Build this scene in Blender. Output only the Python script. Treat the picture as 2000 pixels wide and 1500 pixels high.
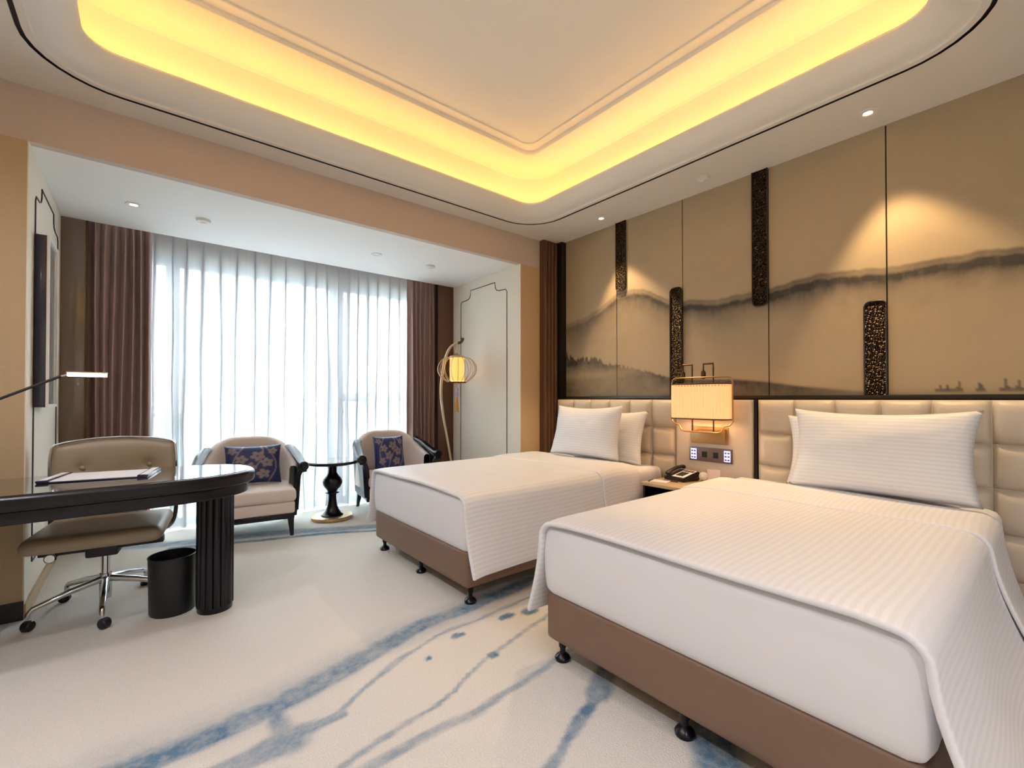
import bpy, bmesh, math, random
import numpy as np
from mathutils import Vector, Matrix, noise as mnoise
random.seed(4)
for o in list(bpy.data.objects): bpy.data.objects.remove(o)
S = bpy.context.scene; C = S.collection
R = math.radians; PI = math.pi

# ------------------------------------------------------------ camera, world, exposure
cd = bpy.data.cameras.new('camera'); cam = bpy.data.objects.new('camera', cd); C.objects.link(cam)
cam.location = (0, 0, 1.2); cam.rotation_euler = (R(90.6), 0, R(-39.4))
cd.sensor_fit = 'HORIZONTAL'; cd.sensor_width = 36; cd.lens = 15.88; cd.shift_y = 0.0099; cd.clip_start = 0.02; cd.clip_end = 2000
S.camera = cam
S.view_settings.view_transform = 'Standard'; S.view_settings.look = 'None'
S.view_settings.exposure = 1.2; S.view_settings.gamma = 1; S.view_settings.use_curve_mapping = False
w = bpy.data.worlds.new('sky'); S.world = w; w.use_nodes = True
bg = w.node_tree.nodes['Background']; bg.inputs[0].default_value = (0.89, 0.915, 1, 1); bg.inputs[1].default_value = 9.5
S.cycles.max_bounces = 7; S.cycles.diffuse_bounces = 4; S.cycles.glossy_bounces = 3; S.cycles.transparent_max_bounces = 10; S.cycles.caustics_reflective = False; S.cycles.caustics_refractive = False

def lamp(name, kind, loc, energy, color, rot=(0, 0, 0), parent=None, **k):
    l = bpy.data.lights.new(name, kind); l.energy = energy; l.color = color
    for a, v in k.items(): setattr(l, a, v)
    o = bpy.data.objects.new(name, l); C.objects.link(o); o.location = loc; o.rotation_euler = rot
    if parent: o.parent = parent
    return o

# ------------------------------------------------------------ materials
def mat(name, col, rough=0.5, metal=0, bump=0, bscale=200, var=0, vscale=8, coat=0, emit=None, estr=0, sheen=0, col2=None, stretch=None, spec=None):
    m = bpy.data.materials.new(name); m.use_nodes = True; nt = m.node_tree; b = nt.nodes['Principled BSDF']
    b.inputs['Base Color'].default_value = (*col, 1); b.inputs['Roughness'].default_value = rough; b.inputs['Metallic'].default_value = metal
    if coat: b.inputs['Coat Weight'].default_value = coat; b.inputs['Coat Roughness'].default_value = 0.04
    if spec is not None: b.inputs['Specular IOR Level'].default_value = spec
    if sheen: b.inputs['Sheen Weight'].default_value = sheen
    if emit: b.inputs['Emission Color'].default_value = (*emit, 1); b.inputs['Emission Strength'].default_value = estr
    if var or bump:
        tc = nt.nodes.new('ShaderNodeTexCoord'); mp = nt.nodes.new('ShaderNodeMapping'); nt.links.new(tc.outputs['Object'], mp.inputs[0])
        if stretch: mp.inputs['Scale'].default_value = stretch
    if var:
        n = nt.nodes.new('ShaderNodeTexNoise'); n.inputs['Scale'].default_value = vscale; n.inputs['Detail'].default_value = 6
        nt.links.new(mp.outputs[0], n.inputs['Vector'])
        mx = nt.nodes.new('ShaderNodeMix'); mx.data_type = 'RGBA'
        c2 = col2 or tuple(max(0, x * (1 - var)) for x in col)
        mx.inputs[6].default_value = (*col, 1); mx.inputs[7].default_value = (*c2, 1)
        nt.links.new(n.outputs[0], mx.inputs[0]); nt.links.new(mx.outputs[2], b.inputs['Base Color'])
    if bump:
        n2 = nt.nodes.new('ShaderNodeTexNoise'); n2.inputs['Scale'].default_value = bscale; n2.inputs['Detail'].default_value = 3
        nt.links.new(mp.outputs[0], n2.inputs['Vector'])
        bp = nt.nodes.new('ShaderNodeBump'); bp.inputs['Strength'].default_value = bump; bp.inputs['Distance'].default_value = 0.01
        nt.links.new(n2.outputs[0], bp.inputs['Height']); nt.links.new(bp.outputs[0], b.inputs['Normal'])
    return m

def attr_mat(name, attr, c0, c1, rough, bump, bscale, nscale, namp, grain=0.0, stretch=(1, 1, 1)):
    """base colour c0 turning to c1 where the mesh attribute (a woven or printed pattern) is high, broken up by noise"""
    m = mat(name, c0, rough); nt = m.node_tree; b = nt.nodes['Principled BSDF']; N = nt.nodes.new; L = nt.links.new
    at = N('ShaderNodeAttribute'); at.attribute_name = attr
    tc = N('ShaderNodeTexCoord'); mp = N('ShaderNodeMapping'); mp.inputs['Scale'].default_value = stretch; L(tc.outputs['Object'], mp.inputs[0])
    n = N('ShaderNodeTexNoise'); n.inputs['Scale'].default_value = nscale; n.inputs['Detail'].default_value = 8; n.inputs['Roughness'].default_value = .7
    L(mp.outputs[0], n.inputs['Vector'])
    a = N('ShaderNodeMath'); a.operation = 'SUBTRACT'; L(n.outputs[0], a.inputs[0]); a.inputs[1].default_value = .5
    k = N('ShaderNodeMath'); k.operation = 'MULTIPLY_ADD'; L(a.outputs[0], k.inputs[0]); k.inputs[1].default_value = namp; k.inputs[2].default_value = 1
    mu = N('ShaderNodeMath'); mu.operation = 'MULTIPLY'; mu.use_clamp = True; L(at.outputs['Fac'], mu.inputs[0]); L(k.outputs[0], mu.inputs[1])
    mx = N('ShaderNodeMix'); mx.data_type = 'RGBA'; mx.inputs[6].default_value = (*c0, 1); mx.inputs[7].default_value = (*c1, 1); L(mu.outputs[0], mx.inputs[0])
    g = N('ShaderNodeTexNoise'); g.inputs['Scale'].default_value = bscale; g.inputs['Detail'].default_value = 2; L(tc.outputs['Object'], g.inputs['Vector'])
    out = mx.outputs[2]
    if grain:
        hs = N('ShaderNodeHueSaturation'); L(mx.outputs[2], hs.inputs['Color'])
        v = N('ShaderNodeMath'); v.operation = 'MULTIPLY_ADD'; L(g.outputs[0], v.inputs[0]); v.inputs[1].default_value = grain; v.inputs[2].default_value = 1 - grain / 2
        L(v.outputs[0], hs.inputs['Value']); out = hs.outputs[0]
    L(out, b.inputs['Base Color'])
    if bump:
        bp = N('ShaderNodeBump'); bp.inputs['Strength'].default_value = bump; bp.inputs['Distance'].default_value = .01
        L(g.outputs[0], bp.inputs['Height']); L(bp.outputs[0], b.inputs['Normal'])
    return m

def stripe_mat(name, col, axis, period, attr=None):
    """white sateen with woven tone-on-tone stripes across the given object axis"""
    m = mat(name, col, .55, bump=.12, bscale=14); nt = m.node_tree; b = nt.nodes['Principled BSDF']; N = nt.nodes.new; L = nt.links.new
    tc = N('ShaderNodeTexCoord'); sx = N('ShaderNodeSeparateXYZ'); L(tc.outputs['Object'], sx.inputs[0])
    q = N('ShaderNodeMath'); q.operation = 'MULTIPLY'; at = N('ShaderNodeAttribute'); at.attribute_name = attr or 'none'; L(at.outputs['Fac'] if attr else sx.outputs[axis], q.inputs[0]); q.inputs[1].default_value = 2 * PI / period
    si = N('ShaderNodeMath'); si.operation = 'SINE'; L(q.outputs[0], si.inputs[0])
    rp = N('ShaderNodeMapRange'); L(si.outputs[0], rp.inputs[0]); rp.inputs[1].default_value = -.35; rp.inputs[2].default_value = .35
    mx = N('ShaderNodeMix'); mx.data_type = 'RGBA'; mx.inputs[6].default_value = (*[x * .93 for x in col], 1); mx.inputs[7].default_value = (*col, 1)
    L(rp.outputs[0], mx.inputs[0]); L(mx.outputs[2], b.inputs['Base Color'])
    r2 = N('ShaderNodeMapRange'); L(rp.outputs[0], r2.inputs[0]); r2.inputs[3].default_value = .62; r2.inputs[4].default_value = .45; L(r2.outputs[0], b.inputs['Roughness'])
    return m

def cloth_mat(name, col, transp, transl):
    m = bpy.data.materials.new(name); m.use_nodes = True; nt = m.node_tree; N = nt.nodes.new; L = nt.links.new
    nt.nodes.remove(nt.nodes['Principled BSDF']); out = nt.nodes['Material Output']
    d = N('ShaderNodeBsdfDiffuse'); d.inputs[0].default_value = (*col, 1)
    t = N('ShaderNodeBsdfTranslucent'); t.inputs[0].default_value = (*col, 1)
    p = N('ShaderNodeBsdfTransparent'); p.inputs[0].default_value = (1, 1, 1, 1)
    a = N('ShaderNodeMixShader'); a.inputs[0].default_value = transl; L(d.outputs[0], a.inputs[1]); L(t.outputs[0], a.inputs[2])
    tc = N('ShaderNodeTexCoord'); mp = N('ShaderNodeMapping'); mp.inputs['Scale'].default_value = (60, 60, .6); L(tc.outputs['Object'], mp.inputs[0])
    n = N('ShaderNodeTexNoise'); n.inputs['Scale'].default_value = 1; L(mp.outputs[0], n.inputs['Vector'])
    k = N('ShaderNodeMath'); k.operation = 'MULTIPLY_ADD'; L(n.outputs[0], k.inputs[0]); k.inputs[1].default_value = .12; k.inputs[2].default_value = transp - .06; k.use_clamp = True
    b2 = N('ShaderNodeMixShader'); L(k.outputs[0], b2.inputs[0]); L(a.outputs[0], b2.inputs[1]); L(p.outputs[0], b2.inputs[2]); L(b2.outputs[0], out.inputs[0])
    return m

def glass_mat(name, tint, gloss=.06):
    m = bpy.data.materials.new(name); m.use_nodes = True; nt = m.node_tree; N = nt.nodes.new; L = nt.links.new
    nt.nodes.remove(nt.nodes['Principled BSDF']); out = nt.nodes['Material Output']
    p = N('ShaderNodeBsdfTransparent'); p.inputs[0].default_value = (*tint, 1)
    g = N('ShaderNodeBsdfGlossy'); g.inputs['Roughness'].default_value = .02
    x = N('ShaderNodeMixShader'); x.inputs[0].default_value = gloss; L(p.outputs[0], x.inputs[1]); L(g.outputs[0], x.inputs[2]); L(x.outputs[0], out.inputs[0])
    return m

M = {}
M['plaster'] = mat('ceiling_paint', (.80, .765, .71), .8, bump=.03, bscale=120)
M['white'] = mat('white_paint', (.90, .885, .865), .75, bump=.03, bscale=120)
M['tray'] = mat('warm_white_ceiling_paint', (.93, .885, .82), .8, bump=.03, bscale=120)
M['beamp'] = mat('beige_wallpaper', (.65, .535, .47), .8, bump=.08, bscale=300, var=.06, vscale=60)
M['tanwall'] = mat('tan_wallpaper', (.58, .44, .27), .8, bump=.1, bscale=300, var=.1, vscale=80)
M['bay'] = mat('cream_wall_panel', (.86, .79, .66), .7, bump=.05, bscale=200, var=.05, vscale=30, stretch=(1, 1, .05))
M['line'] = mat('dark_inlay', (.015, .01, .01), .35)
M['walnut'] = mat('walnut', (.16, .065, .03), .35, var=.5, vscale=14, stretch=(6, 6, .3), coat=.2)
M['brownpan'] = mat('brown_gloss_panel', (.22, .15, .10), .16, var=.25, vscale=6, stretch=(4, 4, .3), coat=.5)
M['black'] = mat('black_lacquer', (.003, .003, .007), .28, spec=.35, coat=.12, var=.2, vscale=5)
M['desktop'] = mat('dark_polished_desktop', (.022, .02, .024), .10, coat=1, var=.3, vscale=3)
M['blackmat'] = mat('black_plastic', (.008, .008, .010), .45, bump=.03, bscale=200)
M['bronze'] = mat('bronze', (.13, .075, .04), .35, .85, var=.3, vscale=20)
M['brass'] = mat('brass', (.55, .36, .17), .3, .9, var=.12, vscale=20)
M['gold'] = mat('champagne_metal', (.62, .50, .34), .35, .8, var=.1, vscale=20)
M['chrome'] = mat('chrome', (.6, .62, .65), .12, 1, var=.1, vscale=10)
M['leather'] = mat('cream_leather', (.68, .605, .51), .42, bump=.05, bscale=180, var=.06, vscale=10)
M['leather2'] = mat('greige_chair_leather', (.36, .29, .20), .38, bump=.06, bscale=150, var=.1, vscale=8)
M['fabric'] = mat('blush_upholstery', (.78, .66, .585), .85, bump=.15, bscale=500, var=.06, vscale=40, sheen=.3)
M['taupe'] = mat('taupe_bed_base_leatherette', (.23, .142, .095), .5, bump=.05, bscale=250, var=.08, vscale=12)
M['sheet'] = mat('white_cotton_sheet', (.84, .845, .90), .7, bump=.25, bscale=4.5, var=.02)
M['duvet'] = stripe_mat('white_sateen_duvet', (.86, .86, .895), 'Y', .026, 'weft')
M['pillow'] = stripe_mat('white_sateen_pillow', (.88, .885, .92), 'Z', .021)
M['drape'] = mat('mauve_brown_drape', (.43, .28, .25), .65, bump=.06, bscale=300, var=.12, vscale=20, sheen=.3)
M['sheer'] = cloth_mat('sheer_voile', (.60, .61, .63), .20, .38)
M['valance'] = cloth_mat('tan_voile', (.72, .56, .42), .04, .22)
M['frame'] = mat('aluminium_window_frame', (.20, .26, .29), .4, .2, var=.06, vscale=10)
M['glass'] = glass_mat('window_glass', (.95, .985, .98), .05)
M['rail'] = glass_mat('balcony_glass', (.80, .90, .88), .08)
M['conc'] = mat('pale_concrete', (.5, .5, .5), .85, bump=.1, bscale=30, var=.1)
M['led'] = mat('warm_led', (1, .7, .3), .5, emit=(1, .56, .11), estr=6.5)
M['dlens'] = mat('downlight_lens', (1, .9, .7), .4, emit=(1, .8, .5), estr=5)
M['trimw'] = mat('white_trim', (.84, .82, .78), .45, var=.03)
M['shade'] = mat('pleated_shade', (.85, .66, .44), .8, emit=(1, .45, .16), estr=.30, var=.1, vscale=40)
M['lanternshade'] = mat('lantern_silk', (.9, .65, .35), .8, emit=(1, .42, .09), estr=.5, var=.1, vscale=30)
M['navy'] = mat('navy_lacquer', (.012, .014, .045), .25, coat=.4, var=.2, vscale=10)
M['paper'] = mat('white_paper', (.82, .82, .86), .6, var=.03, vscale=20)
M['stone'] = mat('beige_stone_top', (.66, .50, .30), .3, var=.2, vscale=7, coat=.3)
M['tabletop'] = mat('pale_stone_tabletop', (.55, .50, .44), .08, var=.2, vscale=7, coat=.8)
M['pink'] = mat('pink_printed_card', (.85, .55, .56), .55, var=.6, vscale=45, col2=(.9, .85, .83))
M['ball'] = mat('frosted_globe', (.85, .80, .70), .3, var=.04)
M['amber'] = mat('amber_tassel', (.75, .33, .04), .7, bump=.4, bscale=100, var=.25, vscale=60, stretch=(8, 8, .3))
M['blue'] = mat('blue_ceramic', (.8, .82, .9), .2, var=.9, vscale=70, col2=(.03, .06, .5))
M['keys'] = mat('lit_blue_keypad', (.3, .3, .7), .4, emit=(.35, .33, 1), estr=1.3)
M['plate'] = mat('bronze_grey_plate', (.20, .165, .15), .35, .5, var=.08)
M['art'] = mat('pale_glazed_print', (.62, .62, .55), .12, var=.3, vscale=5, coat=.6)
M['headlit'] = mat('lit_lamp_head', (1, .8, .6), .4, emit=(1, .72, .45), estr=5)
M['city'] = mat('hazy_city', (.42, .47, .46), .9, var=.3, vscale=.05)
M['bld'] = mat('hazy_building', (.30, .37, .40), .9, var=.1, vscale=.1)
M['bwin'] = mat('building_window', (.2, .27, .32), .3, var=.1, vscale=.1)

# carved bronze: scroll-like relief, with its highlights also painted into the base colour
def carved():
    m = mat('carved_bronze', (.07, .045, .028), .32, .7); nt = m.node_tree; b = nt.nodes['Principled BSDF']; N = nt.nodes.new; L = nt.links.new
    tc = N('ShaderNodeTexCoord'); v = N('ShaderNodeTexVoronoi'); v.inputs['Scale'].default_value = 42; v.feature = 'F1'
    L(tc.outputs['Object'], v.inputs['Vector'])
    q = N('ShaderNodeMath'); q.operation = 'MULTIPLY'; L(v.outputs['Distance'], q.inputs[0]); q.inputs[1].default_value = 14
    si = N('ShaderNodeMath'); si.operation = 'SINE'; L(q.outputs[0], si.inputs[0])
    mx = N('ShaderNodeMix'); mx.data_type = 'RGBA'; mx.inputs[6].default_value = (.018, .011, .008, 1); mx.inputs[7].default_value = (.17, .11, .065, 1); rp = N('ShaderNodeMapRange'); rp.inputs[1].default_value = .3; rp.inputs[2].default_value = 1; L(si.outputs[0], rp.inputs[0]); L(rp.outputs[0], mx.inputs[0]); L(mx.outputs[2], b.inputs['Base Color'])
    bp = N('ShaderNodeBump'); bp.inputs['Strength'].default_value = 1; bp.inputs['Distance'].default_value = .012; L(si.outputs[0], bp.inputs['Height']); L(bp.outputs[0], b.inputs['Normal'])
    return m
M['carved'] = carved()
M['carpet'] = attr_mat('carpet', 'pattern', (.75, .715, .655), (.11, .22, .34), .95, .5, 170, 26, 1.5, .35)
M['mural'] = attr_mat('silk_mural', 'ink', (.51, .40, .26), (.05, .043, .04), .62, .1, 260, 16, .7, .22, (1, 1, .6))
M['cushion'] = attr_mat('blue_silk_cushion', 'motif', (.010, .022, .11), (.24, .19, .20), .4, .1, 300, 30, .8, .2)

# ------------------------------------------------------------ mesh helpers
def link(name, me, m, parent=None, smooth=False, loc=None, rot=None):
    o = bpy.data.objects.new(name, me); C.objects.link(o)
    if m is not None and not me.materials: me.materials.append(M[m] if isinstance(m, str) else m)
    if parent: o.parent = parent
    if loc: o.location = loc
    if rot: o.rotation_euler = rot
    if smooth:
        me.polygons.foreach_set('use_smooth', [True] * len(me.polygons))
    return o
def raw(name, V, F, m, parent=None, smooth=False, **k):
    me = bpy.data.meshes.new(name); me.from_pydata([tuple(v) for v in V], [], F); me.update()
    bm = bmesh.new(); bm.from_mesh(me); bmesh.ops.recalc_face_normals(bm, faces=bm.faces); bm.to_mesh(me); bm.free()
    return link(name, me, m, parent, smooth, **k)
def bmobj(name, bm, m, parent=None, smooth=False, **k):
    me = bpy.data.meshes.new(name); bm.to_mesh(me); bm.free(); return link(name, me, m, parent, smooth, **k)
def autosmooth(o, ang=40):
    me = o.data; me.polygons.foreach_set('use_smooth', [True] * len(me.polygons))
    try: me.set_sharp_from_angle(angle=R(ang))
    except Exception: pass
    return o
def boxbm(x0, x1, y0, y1, z0, z1, bev=0, seg=2, bm=None):
    bm = bm or bmesh.new()
    r = bmesh.ops.create_cube(bm, size=1); vs = r['verts']
    bmesh.ops.scale(bm, vec=(x1 - x0, y1 - y0, z1 - z0), verts=vs); bmesh.ops.translate(bm, vec=((x0 + x1) / 2, (y0 + y1) / 2, (z0 + z1) / 2), verts=vs)
    if bev:
        es = list({e for v in vs for e in v.link_edges}); bmesh.ops.bevel(bm, geom=es, offset=bev, segments=seg, affect='EDGES', profile=.5)
    return bm
def box(name, x0, x1, y0, y1, z0, z1, m, parent=None, bev=0, seg=2, **k):
    o = bmobj(name, boxbm(x0, x1, y0, y1, z0, z1, bev, seg), m, parent, **k)
    return autosmooth(o) if bev else o
def lathe(name, prof, m, parent=None, n=28, c=(0, 0, 0), **k):
    V = []; F = []; p = len(prof)
    for i in range(n):
        a = 2 * PI * i / n
        for r, z in prof: V.append((c[0] + r * math.cos(a), c[1] + r * math.sin(a), c[2] + z))
    for i in range(n):
        for j in range(p - 1):
            a, b = i * p + j, ((i + 1) % n) * p + j; F.append((a, b, b + 1, a + 1))
    me = bpy.data.meshes.new(name); me.from_pydata(V, [], F); bm = bmesh.new(); bm.from_mesh(me)
    bmesh.ops.remove_doubles(bm, verts=bm.verts, dist=1e-5)
    bmesh.ops.holes_fill(bm, edges=[e for e in bm.edges if e.is_boundary]); bmesh.ops.recalc_face_normals(bm, faces=bm.faces)
    bm.to_mesh(me); bm.free()
    return autosmooth(link(name, me, m, parent, **k), 35)
def tube(name, pts, rad, m, parent=None, n=10, sec=None, closed=False, up=None, **k):
    """sweep a circle (or ellipse sec=(a,b)) of radius rad (number or list) along pts"""
    P = [Vector(p) for p in pts]; N = len(P); V = []; F = []; prev = None
    for i, p in enumerate(P):
        t = (P[(i + 1) % N] - P[i - 1]) if closed else (P[min(i + 1, N - 1)] - P[max(i - 1, 0)])
        t.normalize()
        if prev is None:
            u = Vector(up) if up else (Vector((0, 0, 1)) if abs(t.z) < .9 else Vector((1, 0, 0)))
        else: u = prev
        u = (u - t * u.dot(t)).normalized(); prev = u; v = t.cross(u)
        r = rad[i] if isinstance(rad, (list, tuple)) else rad; a, b = (sec or (1, 1))
        for q in range(n):
            an = 2 * PI * q / n; V.append(p + u * (r * a * math.cos(an)) + v * (r * b * math.sin(an)))
    for i in range(N if closed else N - 1):
        for q in range(n):
            A = i * n; B = ((i + 1) % N) * n; F.append((A + q, A + (q + 1) % n, B + (q + 1) % n, B + q))
    if not closed: F += [tuple(range(n)), tuple((N - 1) * n + q for q in range(n))]
    return autosmooth(raw(name, V, F, m, parent, **k), 50)
def spline(pts, n=8):
    P = [Vector(p) for p in pts]; out = []
    for i in range(len(P) - 1):
        p0, p1, p2, p3 = P[max(i - 1, 0)], P[i], P[i + 1], P[min(i + 2, len(P) - 1)]
        for k in range(n):
            t = k / n; out.append(.5 * ((2 * p1) + (p2 - p0) * t + (2 * p0 - 5 * p1 + 4 * p2 - p3) * t * t + (3 * p1 - p0 - 3 * p2 + p3) * t ** 3))
    return out + [P[-1]]
def prism(name, outline, z0, z1, m, parent=None, bev=0, seg=3, **k):
    n = len(outline); V = [(x, y, z0) for x, y in outline] + [(x, y, z1) for x, y in outline]
    F = [tuple(range(n)), tuple(range(n, 2 * n))] + [(i, (i + 1) % n, n + (i + 1) % n, n + i) for i in range(n)]
    me = bpy.data.meshes.new(name); me.from_pydata(V, [], F); bm = bmesh.new(); bm.from_mesh(me); bmesh.ops.recalc_face_normals(bm, faces=bm.faces)
    if bev:
        es = [e for e in bm.edges if abs(e.verts[0].co.z - e.verts[1].co.z) < 1e-6]
        bmesh.ops.bevel(bm, geom=es, offset=bev, segments=seg, affect='EDGES', profile=.5)
    bm.to_mesh(me); bm.free()
    return autosmooth(link(name, me, m, parent, **k), 35)
def grid(name, nu, nv, fn, m, parent=None, smooth=True, wrap=False, **k):
    V = [fn(i / (nu - (0 if wrap else 1)), j / (nv - 1)) for i in range(nu) for j in range(nv)]
    F = [(i % nu * nv + j, (i + 1) % nu * nv + j, (i + 1) % nu * nv + j + 1, i % nu * nv + j + 1) for i in range(nu if wrap else nu - 1) for j in range(nv - 1)]
    me = bpy.data.meshes.new(name); me.from_pydata(V, [], F); me.update()
    return link(name, me, m, parent, smooth, **k)
def solid(o, t, off=-1):
    md = o.modifiers.new('thick', 'SOLIDIFY'); md.thickness = t; md.offset = off; return o
def tag(o, label, cat=None, group=None, kind=None):
    o['label'] = label
    if cat: o['category'] = cat
    if group: o['group'] = group
    if kind: o['kind'] = kind
    return o
def thing(name, label, cat, loc=(0, 0, 0), rz=0, group=None):
    o = bpy.data.objects.new(name, None); o.empty_display_size = .1; C.objects.link(o); o.location = loc; o.rotation_euler = (0, 0, rz)
    return tag(o, label, cat, group)
def struct(o, label): return tag(o, label, None, None, 'structure')
def copy(src, parent, loc=None, rot=None):
    o = src.copy(); C.objects.link(o); o.parent = parent
    if loc is not None: o.location = loc
    if rot is not None: o.rotation_euler = rot
    return o
def set_attr(o, name, vals):
    a = o.data.attributes.new(name, 'FLOAT', 'POINT'); a.data.foreach_set('value', np.asarray(vals, dtype=np.float32))

# numpy value noise for pattern edges
def vnoise(x, y, seed=0):
    xi = np.floor(x).astype(int); yi = np.floor(y).astype(int); fx = x - xi; fy = y - yi
    def h(a, b):
        n = (a * 374761393 + b * 668265263 + seed * 1442695041) & 0x7fffffff
        n = ((n ^ (n >> 13)) * 1274126177) & 0x7fffffff
        return ((n ^ (n >> 16)) & 0xffff) / 65535.0
    sx = fx * fx * (3 - 2 * fx); sy = fy * fy * (3 - 2 * fy)
    return (h(xi, yi) * (1 - sx) + h(xi + 1, yi) * sx) * (1 - sy) + (h(xi, yi + 1) * (1 - sx) + h(xi + 1, yi + 1) * sx) * sy
def fbm(x, y, seed=0): return sum(vnoise(x * 2 ** k, y * 2 ** k, seed + k) / 2 ** k for k in range(4)) / 1.875
def sstep(a, b, x): t = np.clip((x - a) / (b - a), 0, 1); return t * t * (3 - 2 * t)

# ------------------------------------------------------------ the room's measures
XW, XL, YB, YN, ZC = 3.6, -1.05, 3.6, -2.2, 2.92      # headboard wall, desk wall, bay line, rear wall, ceiling border
BX0, BX1, YP, YG, ZB = -.49, 3.075, 4.92, 5.3, 2.62   # bay sides, curtain pocket edge, glazing, bay ceiling

# floor: carpet with woven ink-wash streaks
sp = .016; xs = np.arange(XL - .1, XW + .12, sp); ys = np.arange(YN - .05, YG + .12, sp)
gx, gy = np.meshgrid(xs, ys, indexing='ij'); nx, ny = gx.shape
me = bpy.data.meshes.new('floor'); V = np.stack([gx, gy, np.zeros_like(gx)], -1).reshape(-1, 3)
ii = (np.arange(nx - 1)[:, None] * ny + np.arange(ny - 1)[None, :]).reshape(-1)
F = np.stack([ii, ii + ny, ii + ny + 1, ii + 1], -1)
me.vertices.add(len(V)); me.vertices.foreach_set('co', V.ravel()); me.loops.add(F.size); me.loops.foreach_set('vertex_index', F.ravel().astype(np.int32))
me.polygons.add(len(F)); me.polygons.foreach_set('loop_start', np.arange(0, F.size, 4, dtype=np.int32)); me.update(calc_edges=True)
floor = struct(link('floor', me, 'carpet'), 'cream carpet with blue ink-wash streaks')
wx = gx + .035 * (fbm(gx * 5, gy * 5, 3) - .5); wy = gy + .035 * (fbm(gx * 5, gy * 5, 9) - .5)
pat = np.zeros_like(gx)
def streak(pts, amp, soft=.5, feather=1.0):
    global pat
    pts = [tuple(p) for p in spline(pts, 3)]
    best = np.full_like(gx, 9.); val = np.zeros_like(gx)
    for (x0, y0, w0), (x1, y1, w1) in zip(pts[:-1], pts[1:]):
        dx, dy = x1 - x0, y1 - y0; L2 = dx * dx + dy * dy
        t = np.clip(((wx - x0) * dx + (wy - y0) * dy) / L2, 0, 1); side = np.sign((wx - x0) * dy - (wy - y0) * dx)
        d = np.hypot(wx - x0 - t * dx, wy - y0 - t * dy); wd = w0 + t * (w1 - w0)
        q = d / (wd * np.where(side < 0, feather, 1.0))
        sf = np.where(side < 0, min(.95, soft * feather), soft)
        v = 1 - sstep(1 - sf, 1 + .15 * sf, q)
        val = np.maximum(val, v)
    tex = .55 + .75 * fbm(gx * 9, gy * 14, 21)
    pat = np.maximum(pat, amp * val * tex)
streak([(2.6, 2.31, .06), (1.97, 2.24, .07), (1.42, 2.17, .06), (1.17, 2.165, .065), (.9, 2.09, .075), (.67, 2.02, .075), (.49, 1.97, .07), (.37, 1.945, .065), (.24, 1.935, .065), (.11, 1.93, .07), (-.04, 1.92, .08), (-.5, 1.86, .09)][::-1], .85, .5, 1.5)
streak([(2.2, 2.29, .10), (1.42, 2.19, .11), (.9, 2.12, .14), (.4, 1.98, .13), (-.04, 1.96, .16), (-.5, 1.9, .16)][::-1], .30, .9, 1.3)
streak([(.60, 1.74, .02), (.5, 1.75, .035), (.44, 1.755, .05), (.38, 1.735, .07), (.29, 1.73, .06), (.21, 1.725, .06), (-.3, 1.68, .08)][::-1], .75, .4, 1.1)
streak([(.40, 1.98, .06), (.405, 1.83, .05), (.42, 1.71, .07)], .7, .85)
streak([(1.83, 2.055, .014), (1.51, 2.035, .014), (1.25, 2.025, .012), (1.03, 1.97, .014), (.89, 1.93, .026), (.73, 1.845, .014), (.58, 1.75, .02)], .6, .6)
streak([(2.4, 1.95, .02), (1.75, 1.823, .016), (1.39, 1.736, .016), (1.18, 1.67, .013), (.91, 1.567, .014), (.71, 1.537, .018), (.5, 1.494, .02), (.1, 1.4, .03)], .6, .6)
streak([(2.2, 1.56, .02), (1.54, 1.49, .02), (1.3, 1.46, .02), (1.02, 1.44, .028), (.78, 1.445, .03), (.59, 1.436, .03), (.1, 1.40, .04)], .6, .6)
for x, y, a, b in [(1.57, 1.955, .06, .03), (1.706, 1.921, .06, .042), (1.252, 1.945, .042, .025), (1.291, 1.699, .032, .025), (1.031, 1.861, .02, .014)]:
    pat = np.maximum(pat, .95 * (1 - sstep(.75, 1.1, np.hypot((wx - x) / a, (wy - y) / b))))
streak([(1.62, 1.30, .05), (1.46, 1.22, .065), (1.40, 1.19, .03), (1.25, 1.15, .032), (1.12, 1.10, .02), (.9, 1.0, .05)], .85, .5)
streak([(1.9, .95, .12), (1.55, .78, .11), (1.3, .62, .10)], .95, .6)
streak([(-.3, 4.95, .10), (.18, 4.69, .10), (.62, 4.58, .12), (.87, 4.50, .13), (1.17, 4.37, .12), (1.69, 4.12, .10), (2.6, 3.8, .10)], .8, .7)
streak([(.2, 4.55, .04), (.69, 4.36, .045), (1.3, 4.17, .045), (1.6, 4.0, .035), (2.3, 3.7, .05)], .9, .6)
pat *= .72 + .5 * fbm(gx * 30, gy * 30, 40)
set_attr(floor, 'pattern', np.clip(pat, 0, 1).ravel())

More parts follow.
